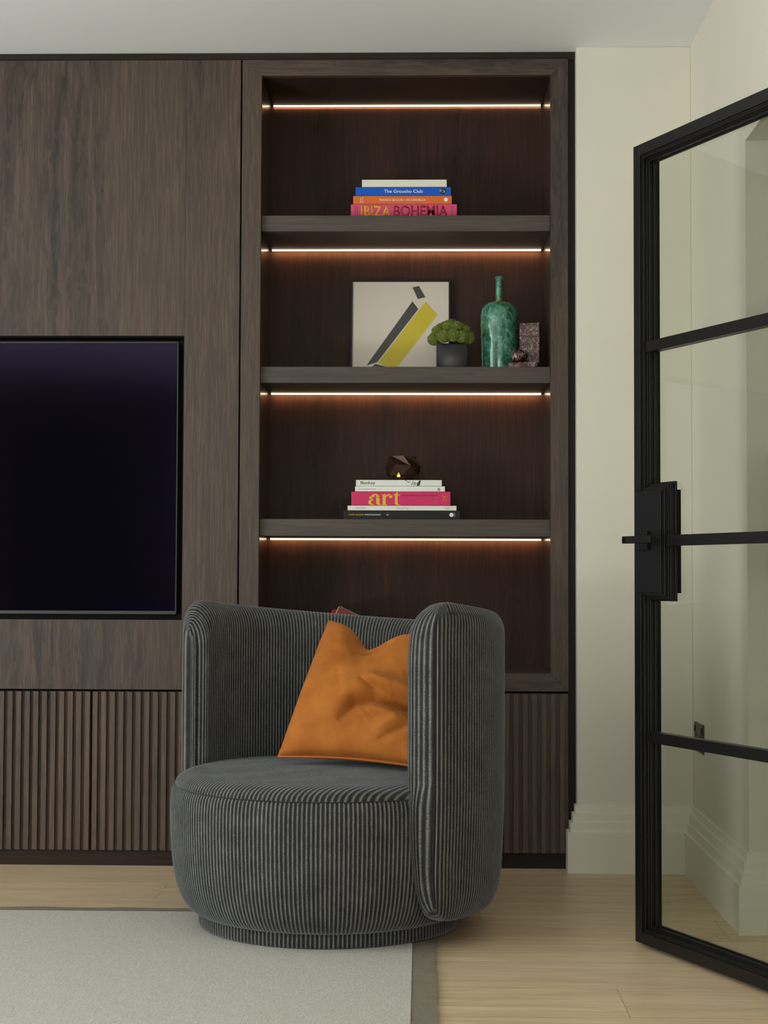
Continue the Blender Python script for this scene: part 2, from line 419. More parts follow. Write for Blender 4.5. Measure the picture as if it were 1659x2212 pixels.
# ------------------------------------------------------------------ rug
t = NT('rug_wool'); v = t.coord((1, 1, 1)); v2 = t.coord((1, .25, 1))
n1 = t.noise(v, 560, 2, .7); n2 = t.noise(v2, 210, 3, .6); n3 = t.noise(v, 2.5, 2)
c = t.mix(t.ramp(n1, [(.3, (0, 0, 0, 1)), (.7, (1, 1, 1, 1))]), lin(132, 128, 116), lin(240, 238, 230))
c = t.mix(t.math('MULTIPLY', t.ramp(n2, [(.3, (1, 1, 1, 1)), (.6, (0, 0, 0, 1))]), .35), c, lin(150, 143, 128))
c = t.mix(t.math('MULTIPLY', n3, .25), c, lin(186, 182, 172))
t.l(c, t.b.inputs['Base Color']); t.set(Roughness=.95, Specular_IOR_Level=.1)
t.bump(t.math('ADD', n1, t.math('MULTIPLY', n2, .3)), .0022, .6)
M_rug = t.m
t = NT('rug_binding'); v = t.coord(); n = t.noise(v, 22, 3, .6, 1.0); n2 = t.noise(v, 6, 2)
c = t.mix(n, lin(112, 106, 93), lin(140, 133, 118)); c = t.mix(t.math('MULTIPLY', n2, .4), c, lin(122, 114, 100))
t.l(c, t.b.inputs['Base Color']); t.set(Roughness=.75, Specular_IOR_Level=.2); t.bump(n, .003, .6)
M_bind = t.m
RX0, RX1, RY0, RY1, BW = -3.0, .0365, -4.3, -.680, .056
rug = thing('rug', 'large pale grey wool rug with grey fabric border under the armchair', 'rug', (-1.4, -2.5, 0))
obj('pile', B(RX0+BW, RX1-BW, RY0+BW, RY1-BW, 0.0005, .0105), M_rug, rug)
bm = bmesh.new()
def strip(bm, x0, x1, y0, y1, nx, ny, top=.0085):
    g = {}
    for i in range(nx+1):
        for j in range(ny+1):
            x = x0+(x1-x0)*i/nx; y = y0+(y1-y0)*j/ny
            wv = .0016*noise.noise(Vector((x*11, y*11, 3)))
            ex = wv*1.3 if i == nx and nx < ny else 0
            g[i, j] = (bm.verts.new((x+ex, y, top+wv)), bm.verts.new((x+ex, y, .0006)))
    for i in range(nx):
        for j in range(ny):
            bm.faces.new([g[i, j][0], g[i+1, j][0], g[i+1, j+1][0], g[i, j+1][0]])
            bm.faces.new([g[i, j][1], g[i, j+1][1], g[i+1, j+1][1], g[i+1, j][1]])
    for i in range(nx):
        for j in (0, ny): bm.faces.new([g[i, j][0], g[i+1, j][0], g[i+1, j][1], g[i, j][1]])
    for j in range(ny):
        for i in (0, nx): bm.faces.new([g[i, j][0], g[i, j+1][0], g[i, j+1][1], g[i, j][1]])
strip(bm, RX1-BW+.0002, RX1, RY0, RY1, 4, 220)
strip(bm, RX0, RX0+BW-.0002, RY0, RY1, 4, 60)
strip(bm, RX0+BW, RX1-BW, RY1-BW+.0002, RY1, 200, 4)
strip(bm, RX0+BW, RX1-BW, RY0, RY0+BW-.0002, 60, 4)
obj('border', bm, M_bind, rug, smooth=False, angle=40)

# ------------------------------------------------------------------ armchair
def cord_mat():
    t = NT('grey_corduroy_chenille')
    at = t.n('ShaderNodeAttribute', attribute_name='rib'); rib = at.outputs['Fac']
    uv = t.n('ShaderNodeUVMap'); mp = t.n('ShaderNodeMapping'); mp.inputs['Scale'].default_value = (1, 1, 1)
    t.l(uv.outputs[0], mp.inputs[0]); v = mp.outputs[0]
    mp2 = t.n('ShaderNodeMapping'); mp2.inputs['Scale'].default_value = (.35, 1, 1); t.l(uv.outputs[0], mp2.inputs[0])
    mp3 = t.n('ShaderNodeMapping'); mp3.inputs['Scale'].default_value = (1, .12, 1); t.l(uv.outputs[0], mp3.inputs[0])
    cross = t.noise(mp2.outputs[0], 620, 3, .7)        # short cross threads of the chenille pile
    streak = t.noise(mp3.outputs[0], 300, 2, .6)
    cloud = t.noise(v, 14, 4, .6)
    f = t.math('MULTIPLY', t.math('POWER', rib, 4.0), t.math('MULTIPLY_ADD', cross, 2.6, -.42))
    f = t.math('ADD', f, t.math('MULTIPLY', t.math('SUBTRACT', streak, .5), .6))
    f = t.math('ADD', f, t.math('MULTIPLY', t.math('SUBTRACT', cloud, .5), .55))
    c = t.ramp(f, [(0.0, lin(40, 40, 39)), (.35, lin(62, 62, 61)), (1.0, lin(126, 126, 122))])
    t.l(c, t.b.inputs['Base Color'])
    t.set(Roughness=.9, Specular_IOR_Level=.12, Sheen_Weight=.38, Sheen_Roughness=.35, Sheen_Tint=(.85, .9, .95, 1))
    t.bump(t.math('ADD', cross, t.math('MULTIPLY', cloud, .5)), .0012, .6)
    return t.m
M_cord = cord_mat()
PITCH = .0112
def ribv(u):    # 0 in the wale groove, 1 on its crown
    return abs(cos(pi*u/PITCH))**.8 if True else 0
def grid_obj(name, P, RIB, UV, mat, parent, wrap_i=False, wrap_j=False, caps=False):
    """P[i][j] world points"""
    ni, nj = len(P), len(P[0]); off = root_loc(parent)
    verts = [tuple(Vector(p)-off) for row in P for p in row]
    faces = []; loops = []
    for i in range(ni if wrap_i else ni-1):
        for j in range(nj if wrap_j else nj-1):
            a, b = (i, j), ((i+1) % ni, j); c, d = ((i+1) % ni, (j+1) % nj), (i, (j+1) % nj)
            faces.append([q[0]*nj+q[1] for q in (a, b, c, d)])
            u0, u1 = UV[0][i], UV[0][i+1]; v0, v1 = UV[1][j], UV[1][j+1]
            loops += [(u0, v0), (u1, v0), (u1, v1), (u0, v1)]
    me = bpy.data.meshes.new(name); me.from_pydata(verts, [], faces)
    at = me.attributes.new('rib', 'FLOAT', 'POINT')
    at.data.foreach_set('value', [r for row in RIB for r in row])
    ul = me.uv_layers.new(name='UVMap'); ul.data.foreach_set('uv', [x for p in loops for x in p])
    me.polygons.foreach_set('use_smooth', [True]*len(faces))
    me.materials.append(mat)
    o = bpy.data.objects.new(name, me); COL.objects.link(o); o.parent = parent
    return o
CX, CY = -.2417, -.83
ch = thing('armchair', 'grey corduroy swivel tub armchair with wraparound backrest on the rug', 'armchair', (CX, CY, .0105))
def cord_lathe(name, prof, amp=.0016):
    R0 = max(r for r, z in prof); nr = round(2*pi*R0/PITCH); n = nr*6; pit = 2*pi*R0/nr
    vv = [0]
    for a, b in zip(prof, prof[1:]): vv.append(vv[-1]+math.hypot(a[0]-b[0], a[1]-b[1]))
    P, Rb = [], []
    for i in range(n):
        th = 2*pi*i/n; rb = abs(cos(pi*i/6.0))**.8
        P.append([(CX+(r+amp*rb)*cos(th), CY+(r+amp*rb)*sin(th), z) for r, z in prof])
        Rb.append([rb]*len(prof))
    return grid_obj(name, P, Rb, ([2*pi*R0*i/n for i in range(n+1)], vv), M_cord, ch, wrap_i=True)
def smooth_prof(pts, n=6):
    out = []
    for k in range(len(pts)-1):
        p0 = pts[max(k-1, 0)]; p1 = pts[k]; p2 = pts[k+1]; p3 = pts[min(k+2, len(pts)-1)]
        for s in range(n):
            tt = s/n
            out.append(tuple(.5*((2*p1[d])+(-p0[d]+p2[d])*tt+(2*p0[d]-5*p1[d]+4*p2[d]-p3[d])*tt*tt+(-p0[d]+3*p1[d]-3*p2[d]+p3[d])*tt**3) for d in (0, 1)))
    out.append(pts[-1]); return out
cord_lathe('seat_base', smooth_prof([(.300, .044), (.342, .047), (.366, .060), (.386, .088), (.402, .135), (.411, .20), (.415, .27), (.4155, .33), (.412, .360), (.4045, .3745)], 4))
cord_lathe('plinth_ring', [(.325, .0105), (.338, .0115), (.3405, .020), (.3405, .046), (.335, .050)], .0013)
# seat top: wales run straight from front to back of the chair
AX = radians(50)
ax_l = Vector((cos(AX), sin(AX), 0)); ax_c = Vector((-sin(AX), cos(AX), 0))
RS = .4055; nrib = int(2*RS/PITCH); n = nrib*6
P, Rb, UU = [], [], []
nj = 72
def seat_z(r):
    q = r/RS
    edge = .030*sqrt(max(0, 1-max(0, (q-.86)/.14)**2)) if q > .86 else .030
    return .3735 + edge + .012*(1-q*q)
for i in range(n+1):
    xc = -RS + 2*RS*i/n; c = sqrt(max(0, RS*RS-xc*xc)); rb = abs(cos(pi*i/6.0))**.8
    row, rr = [], []
    for j in range(nj+1):
        yy = -cos(pi*j/nj)*c
        r = min(RS, math.hypot(xc, yy)); fade = min(1, (RS-r)/.006)
        bow = .012*sin(pi*(yy/RS))       # the wales bow slightly over the cushion
        p = Vector((CX, CY, 0)) + ax_c*xc + ax_l*yy
        row.append((p.x, p.y, seat_z(r)+.0016*rb*fade + .0025*noise.noise(Vector((p.x*9, p.y*9, 1)))*fade)); rr.append(rb)
    P.append(row); Rb.append(rr); UU.append(2*RS*i/n)
grid_obj('seat_cushion', P, Rb, (UU, [2*RS*j/nj for j in range(nj+1)]), M_cord, ch)
bm = bmesh.new(); tube(bm, [(CX+.4085*cos(2*pi*i/240), CY+.4085*sin(2*pi*i/240), .3745) for i in range(240)], .0012, 6, True)
obj('seat_seam', bm, M_cord, ch, smooth=True)

# wraparound backrest shell
PHI0, PHI1 = radians(-52.0), radians(162.0)
RO, TH = .461, .095
LARC = RO*(PHI1-PHI0)
NH = 40
def q1(d, r):
    d = max(0., min(1., d/r)); return sqrt(max(0., 1-(1-d)**2))
REs = (.030, .030)
colsp = []                       # (arc position along the outside, thickness fraction, rib phase position)
zone = [round(.8*(re+TH)/PITCH) for re in REs]
for k in range(zone[0]*6):
    th = .5*pi*k/(zone[0]*6); colsp.append((REs[0]*(1-cos(th)), sin(th)))
nm = round((LARC-sum(REs))/PITCH)*6
for k in range(nm+1): colsp.append((REs[0]+(LARC-sum(REs))*k/nm, 1.0))
for k in range(zone[1]*6-1, -1, -1):
    th = .5*pi*k/(zone[1]*6); colsp.append((LARC-REs[1]*(1-cos(th)), sin(th)))
P, Rb, UU = [], [], []
n = len(colsp)-1
for i, (s, tf) in enumerate(colsp):
    tt = s/LARC
    phi = PHI0+(PHI1-PHI0)*tt; left = tt > .5; e = min(s, LARC-s)
    top = .792 + .066*abs(2*tt-1)**1.35
    bot = .064 + .004*abs(2*tt-1)
    zt = top - (.115*(1-q1(e, .115)) if left else .034*(1-q1(e, .06)))
    zb = bot + (.22*(1-q1(e, .105)) if left else .045*(1-q1(e, .07)))
    ro = RO - (.062 if left else .008)*(1-q1(e, .075 if left else .03)); ri = min(ro-.003, RO - .003 - (TH-.003)*tf)
    rb = abs(cos(pi*i/6.0))**.8; rbo = abs(cos(pi*s/PITCH))**.8
    rm_f = .34
    dphi = lambda z: (0 if left else radians(5.0)*(1-q1(z-bot, .15))*math.exp(-(e/.08)**2) + radians(2.2)*(1-q1(top-z, .10))*math.exp(-(e/.08)**2))
    prof = []
    for j in range(NH+1):
        z = zb+(zt-zb)*(1-cos(pi*j/NH))/2
        d1, d2 = zt-z, z-zb
        fo = min(q1(d1, .055), q1(d2, .10)); fi = min(q1(d1, .075), q1(d2, .10))
        rm = ri+(ro-ri)*(1-rm_f)
        tap = .018*max(0, 1-z/.40)**1.5
        prof.append((rm+(ro-rm)*fo-tap, rm-(rm-ri)*fi-tap, z, min(fo, 1)))
    A_ = .0016
    col, rr = [], []
    for j in range(NH+1):       # outer, upward
        q = rbo if j < NH*.9 else rb
        r = prof[j][0]+A_*q*min(1, prof[j][3]*2); zz = prof[j][2] + (A_*q if j > NH*.93 else 0); po = phi+dphi(zz); col.append((CX+r*cos(po), CY+r*sin(po), zz)); rr.append(q)
    for j in range(NH-1, 0, -1):  # inner, downward
        zz = prof[j][2]; low = min(1, max(0, (.41-zz)/.05)); low = low*low*(3-2*low)
        r = prof[j][1]-A_*rb; g_ = min(1, prof[j][3])
        if not left and e < .25:
            wlo = low*math.exp(-(e/.12)**2)
            r = r*(1-wlo) + max(r, min(prof[j][0]-.004, .4195-.25*max(0, .20-zz)**1.3))*wlo
        ph_ = phi + dphi(zz) - (0 if left else radians(6.6+4.0*low)*math.exp(-(e/.10)**2)*tf*q1(zz-bot, .27)*q1(zt-zz, .15))
        dt = A_*rb*(1-tf)*1.0*(-1 if not left else 1)
        col.append((CX+r*cos(ph_)-dt*sin(ph_), CY+r*sin(ph_)+dt*cos(ph_), prof[j][2]+(A_*rb if j > NH*.93 else 0))); rr.append(rb)
    P.append(col); Rb.append(rr); UU.append(i*PITCH/6)
nv = len(P[0])
grid_obj('backrest', P, Rb, (UU, [j*1.6/nv for j in range(nv+1)]), M_cord, ch, wrap_j=True)
bm = bmesh.new()                 # seam where the outer panel meets the end of the arm
prev = [Vector(p) for p in P[0]]
pts = [(prev[j]+prev[-j])/2 for j in range(1, NH)]
tube(bm, [prev[0]]+pts+[prev[NH]], .0016, 6)
obj('end_seam', bm, M_cord, ch, smooth=True)

# ------------------------------------------------------------------ throw pillow
def velvet():
    t = NT('burnt_orange_velvet'); v = t.coord(); n = t.noise(v, 9, 4, .6); n2 = t.noise(v, 220, 2, .6)
    v3 = t.coord((1, 1, .25)); n3 = t.noise(v3, 40, 3, .6)
    c = t.mix(t.ramp(n, [(.3, (0, 0, 0, 1)), (.7, (1, 1, 1, 1))]), lin(150, 82, 26), lin(184, 112, 44))
    c = t.mix(t.math('MULTIPLY', n3, .3), c, lin(138, 74, 22))
    t.l(c, t.b.inputs['Base Color'])
    t.set(Roughness=.75, Specular_IOR_Level=.2, Sheen_Weight=.15, Sheen_Roughness=.5, Sheen_Tint=(1, .6, .25, 1))
    t.bump(t.math('ADD', n2, t.math('MULTIPLY', n3, .6)), .0007, .4); return t.m
M_vel = velvet()
cu = thing('throw_pillow', 'burnt orange velvet square pillow with piping leaning inside the armchair', 'cushion', (-.16, -.80, .42))
TL, BL, BR, TR = Vector((-.2573, -.60, .790)), Vector((-.3761, -.83, .4385)), Vector((.010, -.965, .428)), Vector((.060, -.70, .745))
CREASE = [  # polyline in the pillow's own (u, v), depth, width
    ([(.40, .20), (.50, .345), (.62, .385), (.80, .375), (1.0, .36)], .040, .050, 1.0),
    ([(.50, .50), (.60, .455), (.74, .415)], .012, .030, .5),
    ([(.34, .79), (.50, .835), (.66, .90)], .010, .040, .5),
    ([(.70, .10), (.80, .17), (.92, .24)], .008, .028, .5),
    ([(.56, .28), (.66, .24), (.80, .26)], .007, .035, .5),
    ([(.80, .62), (.90, .56), (1.0, .55)], .010, .045, 1.0),
    ([(.28, .60), (.36, .46), (.40, .34)], .004, .05, .5)]
def polyd(u, v, pl):
    best = (9, 0, 0); n_ = len(pl)-1
    for k in range(n_):
        ax, ay = pl[k]; dx, dy = pl[k+1][0]-ax, pl[k+1][1]-ay
        tt = max(0, min(1, ((u-ax)*dx+(v-ay)*dy)/(dx*dx+dy*dy)))
        ex, ey = u-ax-dx*tt, v-ay-dy*tt; d = math.hypot(ex, ey)
        if d < best[0]: best = (d, (k+tt)/n_, 1 if dx*ey-dy*ex > 0 else -1)
    return best
nrm = ((BR-BL).cross(TL-BL)).normalized()          # towards the viewer
if nrm.y > 0: nrm = -nrm
def pil(u, v, side):
    pu = u + (.5-u)*.05*sin(pi*v)*abs(2*u-1)**2 + .012*sin(pi*v)*(-1 if u < .5 else 0)*(1-2*u if u < .5 else 0)
    pv = v + (.5-v)*.05*sin(pi*u)*abs(2*v-1)**2
    p = (BL*(1-pu)+BR*pu)*(1-pv)+(TL*(1-pu)+TR*pu)*pv
    # the corners themselves stay a little pointed
    dip = math.exp(-((u-.43)/.17)**2)*max(0, (v-.35)/.65)**2
    p = p + Vector((-.01, .03, -.066))*dip
    e = (4*u*(1-u))**.36*(4*v*(1-v))**.36
    h = .082*e
    if side > 0:
        h *= 1 - .25*math.exp(-((u-.47)/.22)**2)*max(0, (v-.5)/.5)
        for pl, dep, wd, endt in CREASE:
            dep *= 1.35
            d, tt, sg = polyd(u, v, pl)
            tp = sin(pi*min(1, tt/ (2*endt) if endt == 1.0 else tt))**.6 if 0 < tt < 1 else (1.0 if (endt == 1.0 and tt >= 1) else 0.0)
            w_ = wd*(.72 if sg > 0 else 1.25)
            h -= dep*tp*(.7*math.exp(-(d/w_)**2)+.3*math.exp(-(d/(wd*.33))**2))*min(1, e*1.6)
            h += dep*tp*.40*math.exp(-((d-wd*2.1)/(wd*1.2))**2)*min(1, e*1.6)*(1.1 if sg > 0 else .6)
        h += .007*noise.noise(Vector((u*3.3, v*3.3, .3)))*e
        h += .002*noise.noise(Vector((u*8, v*8, 2.3)))*e
    else:
        h = .060*e
    return p + nrm*h*side
NP = 110
off = root_loc(cu)
verts, idx, faces = [], {}, []
for side in (1, -1):
    for i in range(NP+1):
        for j in range(NP+1):
            edge = i in (0, NP) or j in (0, NP)
            if side < 0 and edge: idx[side, i, j] = idx[1, i, j]; continue
            idx[side, i, j] = len(verts); verts.append(tuple(pil(i/NP, j/NP, side)-off))
    for i in range(NP):
        for j in range(NP):
            q = [idx[side, i, j], idx[side, i+1, j], idx[side, i+1, j+1], idx[side, i, j+1]]
            faces.append(q if side > 0 else q[::-1])
me = bpy.data.meshes.new('cover'); me.from_pydata(verts, [], faces)
me.polygons.foreach_set('use_smooth', [True]*len(faces)); me.materials.append(M_vel)
o = bpy.data.objects.new('cover', me); COL.objects.link(o); o.parent = cu
path = [pil(i/60, 0, 1) for i in range(60)]+[pil(1, i/60, 1) for i in range(60)]+[pil(1-i/60, 1, 1) for i in range(60)]+[pil(0, 1-i/60, 1) for i in range(60)]
bm = bmesh.new(); tube(bm, path, .0042, 8, True)
obj('piping', bm, plain('orange_piping', lin(168, 88, 26), .7), cu, smooth=True)

# ------------------------------------------------------------------ black steel glazed door
P0 = Vector((.5365, -1.039, 0)); da = Vector((.424, -.9057, 0)).normalized(); dn = Vector((-da.y, da.x, 0))
dn = Vector((.9057, .424, 0))      # depth direction, away from the seen face
DM = Matrix(((da.x, dn.x, 0, P0.x), (da.y, dn.y, 0, P0.y), (0, 0, 1, 0), (0, 0, 0, 1)))
DW, DZ0, DZ1 = .722, .009, 2.011
door = bpy.data.objects.new('door_1', None); COL.objects.link(door); door.location = P0; door['kind'] = 'structure'
tag(door, 'open black steel framed glass door with lever handle', 'door')
STEP = [(0.0, .004, .029), (.004, .006, .033), (.006, .014, .037), (.014, .018, .041), (.018, .030, .045), (.030, .036, .049)]
bm = bmesh.new()
def dbox(bm, u0, u1, t0, t1, z0, z1, bev=0):
    box(bm, u0, u1, t0, t1, z0, z1, bev=bev, seg=1, M=DM)
LB0, LB1, LBW = .878, 1.1333, .090
for t0, t1, k in STEP:
    z0, z1 = LB0-(k-.029), LB1+(k-.029)
    b = .0008 if t1-t0 > .003 else 0
    dbox(bm, 0, k, t0, t1, DZ0, z0, b); dbox(bm, 0, k, t0, t1, z1, DZ1, b)
    dbox(bm, 0, k+LBW, t0, t1, z0, z1, b)
    dbox(bm, DW-k, DW, t0, t1, DZ0, DZ1, b)
    dbox(bm, k, DW-k, t0, t1, DZ1-k, DZ1, b); dbox(bm, k, DW-k, t0, t1, DZ0, DZ0+k, b)
for t0, t1, k in [(.041, .055, .036)]:
    dbox(bm, 0, k, t0, t1, DZ0, DZ1); dbox(bm, DW-k, DW, t0, t1, DZ0, DZ1)
    dbox(bm, k, DW-k, t0, t1, DZ1-k, DZ1); dbox(bm, k, DW-k, t0, t1, DZ0, DZ0+k)
    dbox(bm, k, k+LBW, t0, t1, LB0, LB1)
obj('frame', bm, M_black, door)
for z0, z1 in ((1.4815, 1.509), (.994, 1.0205), (.5065, .5335)):
    bm = bmesh.new(); x0 = .05 if z0 != .994 else .05+LBW
    dbox(bm, x0-.012, DW-.04, .010, .036, z0, z1, .001); dbox(bm, x0-.01, DW-.04, .041, .052, z0+.004, z1-.004)
    obj('glazing_bar', bm, M_black, door)
t = NT('door_glass')
tr = t.n('ShaderNodeBsdfTransparent'); tr.inputs[0].default_value = (.93, .955, .925, 1)
gl = t.n('ShaderNodeBsdfGlossy'); gl.inputs['Roughness'].default_value = .01; gl.inputs[0].default_value = (.9, .95, .92, 1)
lw = t.n('ShaderNodeLayerWeight'); fc = t.math('MULTIPLY_ADD', t.math('POWER', lw.outputs['Facing'], 5.0), .9, .04)
mx = t.n('ShaderNodeMixShader'); t.l(fc, mx.inputs[0]); t.l(tr.outputs[0], mx.inputs[1]); t.l(gl.outputs[0], mx.inputs[2])
t.l(mx.outputs[0], t.out.inputs[0]); M_glass = t.m
for z0, z1, x0 in ((1.509, DZ1-.045, .045), (1.0205, 1.4815, .045), (.5335, .994, .045), (DZ0+.045, .5065, .045)):
    bm = bmesh.new()
    dbox(bm, x0, DW-.045, .037, .0405, z0-.006, z1+.006)
    obj('glass_pane', bm, M_glass, door)
for sgn, tf in ((-1, 0.0), (1, .055)):
    bm = bmesh.new()
    a0, a1 = sorted((tf, tf+sgn*.010)); dbox(bm, .024, .072, a0, a1, .984, 1.032, .001)
    hd = obj('handle_rosette', bm, M_black, door)
    bm = bmesh.new()
    a0, a1 = sorted((tf+sgn*.010, tf+sgn*.062)); dbox(bm, .040, .056, a0, a1, 1.001, 1.017, .001)
    a0, a1 = sorted((tf+sgn*.046, tf+sgn*.062)); dbox(bm, .040, .165, a0, a1, 1.000, 1.018, .0012)
    obj('lever', bm, M_black, hd)
for zc in (.25, 1.01, 1.77):
    bm = bmesh.new(); lathe(bm, [(0, zc-.05), (.009, zc-.05), (.009, zc+.05), (0, zc+.05)], P0.x+da.x*(DW+.004)-.010, P0.y+da.y*(DW+.004), 16)
    obj('hinge', bm, M_black, door)

# ------------------------------------------------------------------ wall socket
ws = thing('wall_socket', 'small dark bronze socket plate on the cream wall seen through the door glass', 'socket', (XR, -.163, .43))
M_brz = plain('dark_bronze_plate', lin(62, 58, 48), .4, Metallic=.4)
obj('plate', B(XR-.0065, XR-.0002, -.236, -.089, .3865, .4735, bev=.0012), M_brz, ws)
for yc in (-.125, -.200):
    bm = bmesh.new()
    box(bm, XR-.0078, XR-.0066, yc-.006, yc+.006, .4330-.002, .4330+.008, bev=.0003, seg=1)
    box(bm, XR-.0078, XR-.0066, yc-.014, yc-.006, .415, .420); box(bm, XR-.0078, XR-.0066, yc+.006, yc+.014, .415, .420)
    obj('outlet', bm, M_black, ws)
    bm = bmesh.new(); box(bm, XR-.0095, XR-.0066, yc-.008 + (.02 if yc > -.16 else -.02), yc+.004 + (.02 if yc > -.16 else -.02), .444, .464, bev=.0008, seg=1, M=None)
    obj('switch', bm, M_black, ws)

# ------------------------------------------------------------------ books
M_page = plain('paper_pages', lin(214, 208, 192), .85)
def paper(name, col, rough=.45):
    t = NT(name); v = t.coord(); n = t.noise(v, 30, 3)
    t.l(t.mix(n, tuple(c*.96 for c in col[:3])+(1,), tuple(min(1, c*1.04) for c in col[:3])+(1,)), t.b.inputs['Base Color'])
    t.set(Roughness=rough, Specular_IOR_Level=.22); return t.m
def lettering(name, txt, x0, x1, z0, z1, y, mat, parent, bold=0.0, rot=0, shear=0, spacing=1.0, mesh_scale=None):
    """raised print on a spine facing -Y, fitted to the box x0..x1, z0..z1"""
    cu_ = bpy.data.curves.new(name, 'FONT'); cu_.body = txt; cu_.offset = bold; cu_.space_character = spacing; cu_.shear = shear
    cu_.resolution_u = 3
    tmp = bpy.data.objects.new('tmp', cu_); COL.objects.link(tmp)
    dg = bpy.context.evaluated_depsgraph_get(); me = bpy.data.meshes.new_from_object(tmp.evaluated_get(dg))
    bpy.data.objects.remove(tmp)
    bm = bmesh.new(); bm.from_mesh(me); bpy.data.meshes.remove(me)
    if rot: bmesh.ops.rotate(bm, verts=bm.verts, cent=(0, 0, 0), matrix=Matrix.Rotation(rot, 3, 'Z'))
    xs = [v.co.x for v in bm.verts]; ys = [v.co.y for v in bm.verts]
    sx = (x1-x0)/(max(xs)-min(xs)); sy = (z1-z0)/(max(ys)-min(ys)); mx_, my_ = min(xs), min(ys)
    for v in bm.verts: v.co = Vector((x0+(v.co.x-mx_)*sx, y, z0+(v.co.y-my_)*sy))
    r = bmesh.ops.extrude_face_region(bm, geom=list(bm.faces))
    bmesh.ops.translate(bm, verts=[e for e in r['geom'] if isinstance(e, bmesh.types.BMVert)], vec=(0, -.0003, 0))
    return obj(name, bm, mat, parent)
def book(label, x0, x1, z0, z1, yf, depth, col, group, cover_t=.0028, rough=.4):
    b = thing('book', label, 'book', ((x0+x1)/2, yf+depth/2, z0), group)
    m = paper('book_cloth', col, rough)
    bm = bmesh.new()
    box(bm, x0, x1, yf, yf+.004, z0+.0002, z1-.0002, bev=.0008, seg=2)
    box(bm, x0, x1, yf+.004, yf+depth, z0+.0002, z0+cover_t, bev=.0004, seg=1)
    box(bm, x0, x1, yf+.004, yf+depth, z1-cover_t, z1-.0002, bev=.0004, seg=1)
    obj('cover', bm, m, b)
    obj('pages', B(x0+.003, x1-.003, yf+.0045, yf+depth-.003, z0+cover_t, z1-cover_t), M_page, b)
    return b
INK = {k: plain('print_'+k, c, .5) for k, c in dict(white=lin(228, 226, 218), yellow=lin(222, 158, 30), crimson=lin(150, 22, 44), black=lin(22, 22, 22), gold=lin(216, 176, 24),
        maroon=lin(104, 22, 48), orange=lin(224, 120, 40), tan=lin(150, 126, 92), grey=lin(150, 150, 146), green=lin(30, 44, 38)).items()}
Y1 = .07; g1 = 'books stacked on the top shelf'
zS = 2.0757
b = book('thick pink book at the bottom of the top shelf stack, big yellow and crimson title', -.2316, .1121, zS+.0004, 2.1232, Y1, .26, lin(205, 74, 112), g1)
lettering('title_lettering', 'IBIZA', -.199, -.101, 2.083, 2.1185, Y1-.0001, INK['yellow'], b, bold=.018)
lettering('title_lettering', 'BOHEMIA', -.093, .082, 2.083, 2.1185, Y1-.0001, INK['crimson'], b, bold=.018)
lettering('author_lettering', 'RENU KASHYAP', -.2185, -.2155, 2.085, 2.119, Y1-.0001, INK['maroon'], b, rot=pi/2)
lettering('author_lettering', 'MAYA BOYD', -.2120, -.2090, 2.085, 2.115, Y1-.0001, INK['maroon'], b, rot=pi/2)
lettering('publisher_lettering', 'ASSOULINE', .0945, .0970, 2.085, 2.116, Y1-.0001, INK['maroon'], b, rot=pi/2)
b = book('orange hardback on the top shelf, second from the bottom of its stack', -.2242, .0955, 2.1236, 2.1506, Y1, .25, lin(212, 104, 44), g1)
lettering('title_lettering', 'FRANCIS BACON \u2022 INCUNABULA', -.139, .011, 2.1335, 2.1412, Y1-.0001, INK['white'], b, bold=.010)
lettering('author_lettering', 'Martin', -.2025, -.1985, 2.128, 2.1435, Y1-.0001, INK['white'], b, rot=pi/2)
lettering('author_lettering', 'Harrison', -.1960, -.1920, 2.128, 2.1465, Y1-.0001, INK['white'], b, rot=pi/2)
def disc(bm, x, z, r, y, n=24, t=.0003):
    a = [bm.verts.new((x+r*cos(2*pi*i/n), y-t, z+r*sin(2*pi*i/n))) for i in range(n)]
    c = [bm.verts.new((v.co.x, y, v.co.z)) for v in a]
    bm.faces.new(a); bm.faces.new(c[::-1])
    for i in range(n): bm.faces.new((a[i], a[(i+1) % n], c[(i+1) % n], c[i]))
bm = bmesh.new(); disc(bm, .0762, 2.1375, .0066, Y1-.0001)
e_ = obj('publisher_mark', bm, INK['white'], b)
b = book('blue hardback on the top shelf, directly below the white book', -.2168, .0925, 2.1510, 2.1792, Y1, .24, lin(16, 84, 184), g1)
lettering('title_lettering', 'The Groucho Club', -.124, .001, 2.1600, 2.1710, Y1-.0001, INK['white'], b, bold=.014)
bm = bmesh.new(); disc(bm, .0665, 2.1655, .0103, Y1-.0001)
mk = obj('publisher_mark', bm, INK['black'], b)
bm = bmesh.new()
for k in range(5): disc(bm, .0595+.0026*k, 2.1672-.0008*k, .0034-.0003*abs(k-2), Y1-.0005)
obj('mark_shape', bm, INK['white'], mk)
b = book('plain white book topping the stack on the top shelf', -.1959, .0789, 2.1796, 2.2035, Y1, .22, lin(216, 214, 200), g1)

def poly(bm, pts, y, t=.0003):
    a = [bm.verts.new((x, y-t, z)) for x, z in pts]; c = [bm.verts.new((x, y, z)) for x, z in pts]
    bm.faces.new(a); bm.faces.new(c[::-1])
    for i in range(len(a)): bm.faces.new((a[i], a[(i+1) % len(a)], c[(i+1) % len(a)], c[i]))

